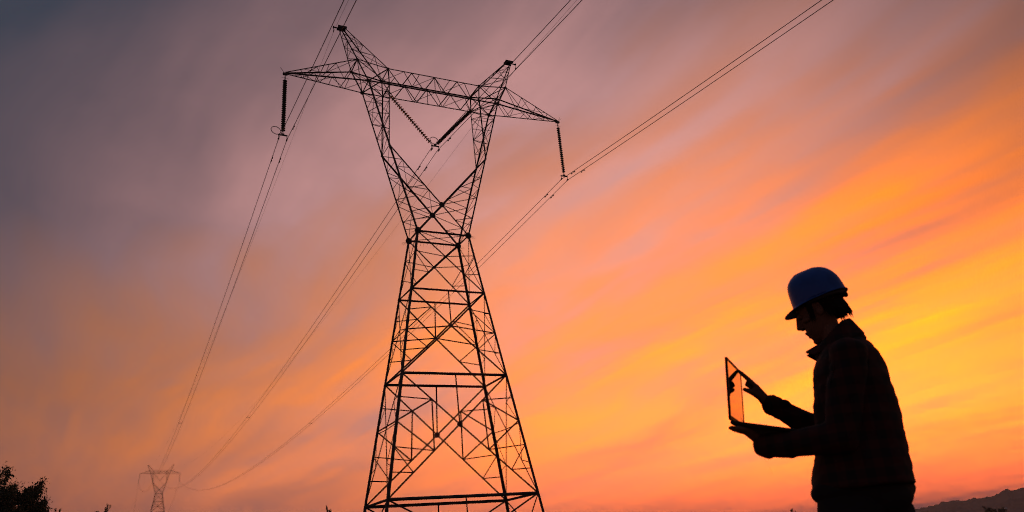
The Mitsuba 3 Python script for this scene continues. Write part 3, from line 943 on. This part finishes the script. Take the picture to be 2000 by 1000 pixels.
# trousers, belt loop side at the back, and boots
tr = hull((np.array([-.052, -.088, .73]), (.128, .112, .06)), (np.array([.083, .088, .73]), (.116, .112, .06)), (np.array([-.052, .088, .73]), (.128, .112, .06)), (np.array([.080, -.07, .70]), (.095, .10, .08)))
tr = tr + chain([(np.array([-.045, -.105, .66]), (.125, .105, .1)), (np.array([-.078, -.115, .38]), .085), (np.array([-.040, -.12, .035]), .070)])
tr = tr + chain([(np.array([.060, .105, .64]), (.122, .10, .1)), (np.array([.075, .115, .38]), .085), (np.array([.125, .12, .035]), .070)])
tr = softened(tr, .018, 10)
tv = np.array(tr.vertices)
tr.vertices = tv + np.array(tr.vertex_normals)*((fbm(tv*[16, 16, 11], 3, 4) - .5)*.016)[:, None]
put(man + "__trousers", moved(tr, MAN), "m_trousers", True)
for a in ((-.040, -.12), (.125, .12)):
    b = hull((np.array([a[0] + .03, a[1], -.03]), (.045, .042, .04)), (np.array([a[0] - .13, a[1], -.045]), (.05, .046, .025))) + hull((np.array([a[0], a[1], .03]), .05), (np.array([a[0] + .01, a[1], -.03]), .052))
    put(man + "__boot", moved(softened(b.trim_by_plane((0, 0, 1), -.068), .014, 5), MAN), "m_boot", True)

# hair: locks that hang from under the helmet to the nape, and in front of the ear
rng = np.random.default_rng(5)
locks = [tri(hull((H(-.060, .035), (.052, .066, .045)), (H(-.062, -.030), (.040, .060, .040))))]
for k in range(330):
    a = rng.uniform(-1, 1)
    w = a*1.55
    f0, t0 = -.018 - .088*math.cos(w), .074*math.sin(w)
    ln = rng.uniform(.062, .098)*(1 - .30*abs(a))
    flick = rng.uniform(.000, .014)*(1 - .5*abs(a))
    u0 = rng.uniform(-.005, .045)
    p0, p1, p2 = H(f0, u0, t0), H(f0*1.03 - .003, u0 - ln*.55, t0*1.05), H(f0*.97 - flick, u0 - ln*1.0, t0*1.02 + rng.normal(0, .006))
    locks.append(tube([p0, lerp(p0, p1, .6), p1, lerp(p1, p2, .6), p2], [.0050, .0058, .0046, .0024, .0004], 6))
for s in (-1, 1):
    for k in range(16):
        p0 = H(.012 + .004*k*.3, rng.uniform(.02, .04), s*.073)
        locks.append(tube([p0, p0 + [.004, s*.004, -.030], p0 + [.009, s*.001, -.055 - rng.uniform(0, .02)]], [.005, .0045, .0008], 5))
put(man + "__hair", moved(join(locks), MAN), "m_hair", 60)

# hard hat
HF, HU_ = unit([-.970, -.243]), unit([-.243, .970])
HC = np.array([.005, 1.515])


def K(f, u, t=0.):
    p = HC + HF*f + HU_*u
    return np.array([p[0], t, p[1]])


def hat_rings(grow):
    rs = []
    prof = np.array(((-.012, .113, -.117, .101), (.012, .110, -.1155, .0995), (.037, .1065, -.1140, .097), (.062, .1030, -.1085, .092), (.084, .0975, -.099, .083), (.101, .0880, -.087, .071), (.1145, .0720, -.072, .055), (.1235, .0500, -.054, .037), (.1285, .0230, -.030, .016)))
    s_ = np.concatenate([[0], np.cumsum(np.linalg.norm(np.diff(prof[:, :2], axis=0), axis=1))])
    q_ = np.linspace(0, s_[-1], 26)
    from scipy.interpolate import PchipInterpolator
    for u, fr, bk, w in PchipInterpolator(s_, prof)(q_):
        a = np.arange(56)*2*np.pi/56
        x, y = np.cos(a), np.sin(a)
        p = 2.25
        x, y = np.sign(x)*np.abs(x)**(2/p), np.sign(y)*np.abs(y)**(2/p)
        rs.append(np.array([K((fr + bk)/2 + ((fr - bk)/2 + grow)*xx, u + (grow if u > 0 else grow*6), yy*(w + grow)) for xx, yy in zip(x, y)]))
    return rs


crown = loft(hat_rings(0)).refine_to_length(.02)
ridge = m3.Manifold()
for s, top in ((0, .1335), (.026, .1285), (-.026, .1285)):
    pts = [(K(.086, .088, s*.8), .006), (K(.066, .108, s), .007), (K(.042, .120, s), .007), (K(.020, top - .007, s), .007), (K(-.035, top - .009, s), .007), (K(-.075, .098, s), .006)]
    ridge = ridge + chain(pts)
inner = loft(hat_rings(-.0045))
# the brim: a rim all round that reaches out to a visor in front
nb = 72
a = np.arange(nb)*2*np.pi/nb
rings_ = []
for grow, up in ((-.006, .0035), (.5, .0035), (1.0, .0015), (1.0, -.0025), (.5, -.0015), (-.006, -.0015)):
    r_ = []
    for w in a:
        x, y = math.cos(w), math.sin(w)
        vis = max(0., x)**2.2
        out_ = .0055 + .042*vis
        g = grow*out_ if grow > 0 else grow
        drop = -.012 - .013*vis*max(grow, 0) - .005*(1 - abs(x))
        r_.append(K(-.002 + (.115 + g)*x, drop + up, (.101 + g*(1 if x <= 0 else .75))*y))
    rings_.append(np.array(r_))
bv = np.vstack(rings_)
bf = []
for i in range(6):
    for j in range(nb):
        p, q = i*nb + j, i*nb + (j + 1) % nb
        p2, q2 = ((i + 1) % 6)*nb + j, ((i + 1) % 6)*nb + (j + 1) % nb
        bf += [(p, q, q2), (p, q2, p2)]
bt = trimesh.Trimesh(bv, bf, process=False)
if bt.volume < 0:
    bt.invert()
brim = m3.Manifold(m3.Mesh(np.asarray(bt.vertices, np.float32), np.asarray(bt.faces, np.uint32)))
hat = (crown + ridge) - inner + brim
put(man + "__hard_hat", moved(softened(hat, .010, 3), MAN), "m_helmet", 45, "blue plastic hard hat with a short visor")
band = [tube([K(-.002 + .098*math.cos(w), -.020, .086*math.sin(w)) for w in np.linspace(0, 2*np.pi, 41)], .010, 6, False), tube([K(-.098, -.012, -.03), K(-.104, -.030, -.02), K(-.105, -.034, 0), K(-.104, -.030, .02), K(-.098, -.012, .03)], .008, 6)]
put(man + "__hat_harness", moved(join(band), MAN), "m_webbing", 60)

# ------------------------------------------------------------------ the laptop in his left hand
hinge, e_base, e_lid = np.array([-.4115, 0, 1.0385]), unit([.965, 0, -.263]), unit([.108, 0, .994])
YAW = .022                                             # its far side is a little nearer to him


def slab(o, e1, l1, e2, l2, thick, rnd=.006):
    """A rounded sheet from o along e1, e2 (unit vectors); thickness along e1 x e2."""
    n = np.cross(e1, e2)
    c = [o + e1*x + e2*y + n*z for x in (rnd, l1 - rnd) for y in (rnd, l2 - rnd) for z in (thick*.5,)]
    return tri(m3.Manifold.batch_hull([ball(p, (rnd, rnd, rnd), 2) for p in c]).trim_by_plane(tuple(-n), float(-(n @ (o + n*thick)))).trim_by_plane(tuple(n), float(n @ o)))


W_ = .355
ty = np.array([math.sin(YAW), math.cos(YAW), 0])
o0 = hinge + ty*-.182
ob = o0 - e_base*.004
nb_ = np.cross(e_base, ty)
base_m = slab(ob + nb_*-.0150*np.sign(nb_[2]) if nb_[2] > 0 else ob - nb_*-.0150, e_base, .253, ty, W_, .015 if nb_[2] > 0 else .015, .0075)
lap = num("laptop")
put(lap + "__base", moved(base_m, MAN), "m_laptop", 40)
nl = np.cross(ty, e_lid)                                # towards the man
nl = nl if nl[0] > 0 else -nl
o1 = o0 + e_lid*.004
rim = []
lh = .252
th = .0075
for (x0, x1, y0, y1) in ((0, .010, 0, lh), (W_ - .020, W_, 0, lh), (.010, W_ - .020, 0, .016), (.010, W_ - .020, lh - .012, lh)):
    c = o1 + ty*(x0 + x1)/2 + e_lid*(y0 + y1)/2 - nl*th/2
    rim.append(box(c, (x1 - x0, y1 - y0, th), np.stack([ty, e_lid, np.cross(ty, e_lid)], 1)))
backc = o1 + ty*W_/2 + e_lid*lh/2 - nl*(th + .0005)
rim.append(box(backc, (W_, lh, .003), np.stack([ty, e_lid, np.cross(ty, e_lid)], 1)))
put(lap + "__lid", moved(join(rim), MAN), "m_laptop")
sc = o1 + ty*W_/2 + e_lid*lh/2 - nl*.0022
put(lap + "__screen", moved(box(sc, (W_ - .020, lh - .026, .002), np.stack([ty, e_lid, np.cross(ty, e_lid)], 1)), MAN), "m_screen", False, "glossy dark screen reflecting the orange sky and the hand")
keys = []
nu = nb_ if nb_[2] > 0 else -nb_
for r in range(5):
    for c in range(14):
        keys.append(box(o0 + e_base*(.030 + .019*r) + ty*(.04 + .0197*c) + nu*.0012, (.0155, .0160, .0024), np.stack([e_base, ty, nu], 1)))
put(lap + "__key", moved(join(keys), MAN), "m_key", kind="stuff")
put(lap + "__touchpad", moved(box(o0 + e_base*.185 + ty*W_/2 + nu*.0004, (.065, .105, .0012), np.stack([e_base, ty, nu], 1)), MAN), "m_key")
hg = [tube([o0 + ty*x + e_lid*.001, o0 + ty*(x + .05) + e_lid*.001], .006, 8) for x in (.04, W_ - .09)]
for m in hg:
    put(lap + "__hinge", moved(m, MAN), "m_laptop", 50)
tag(lap, "open black laptop held on the man's palm, its glossy screen facing him", "laptop")

# ------------------------------------------------------------------ evening air
scene["haze_air"] = {"type": "homogeneous", "albedo": V3((.95, .95, .95)), "sigma_t": .00018}
scene["haze_wall"] = {"type": "null"}
scene["haze"] = {"type": "cube", "to_world": T().translate([0, 0, 60.]).scale([9200., 9200., 76.]), "bsdf": {"type": "ref", "id": "haze_wall"}, "interior": {"type": "ref", "id": "haze_air"}}
tag("haze", kind="stuff")
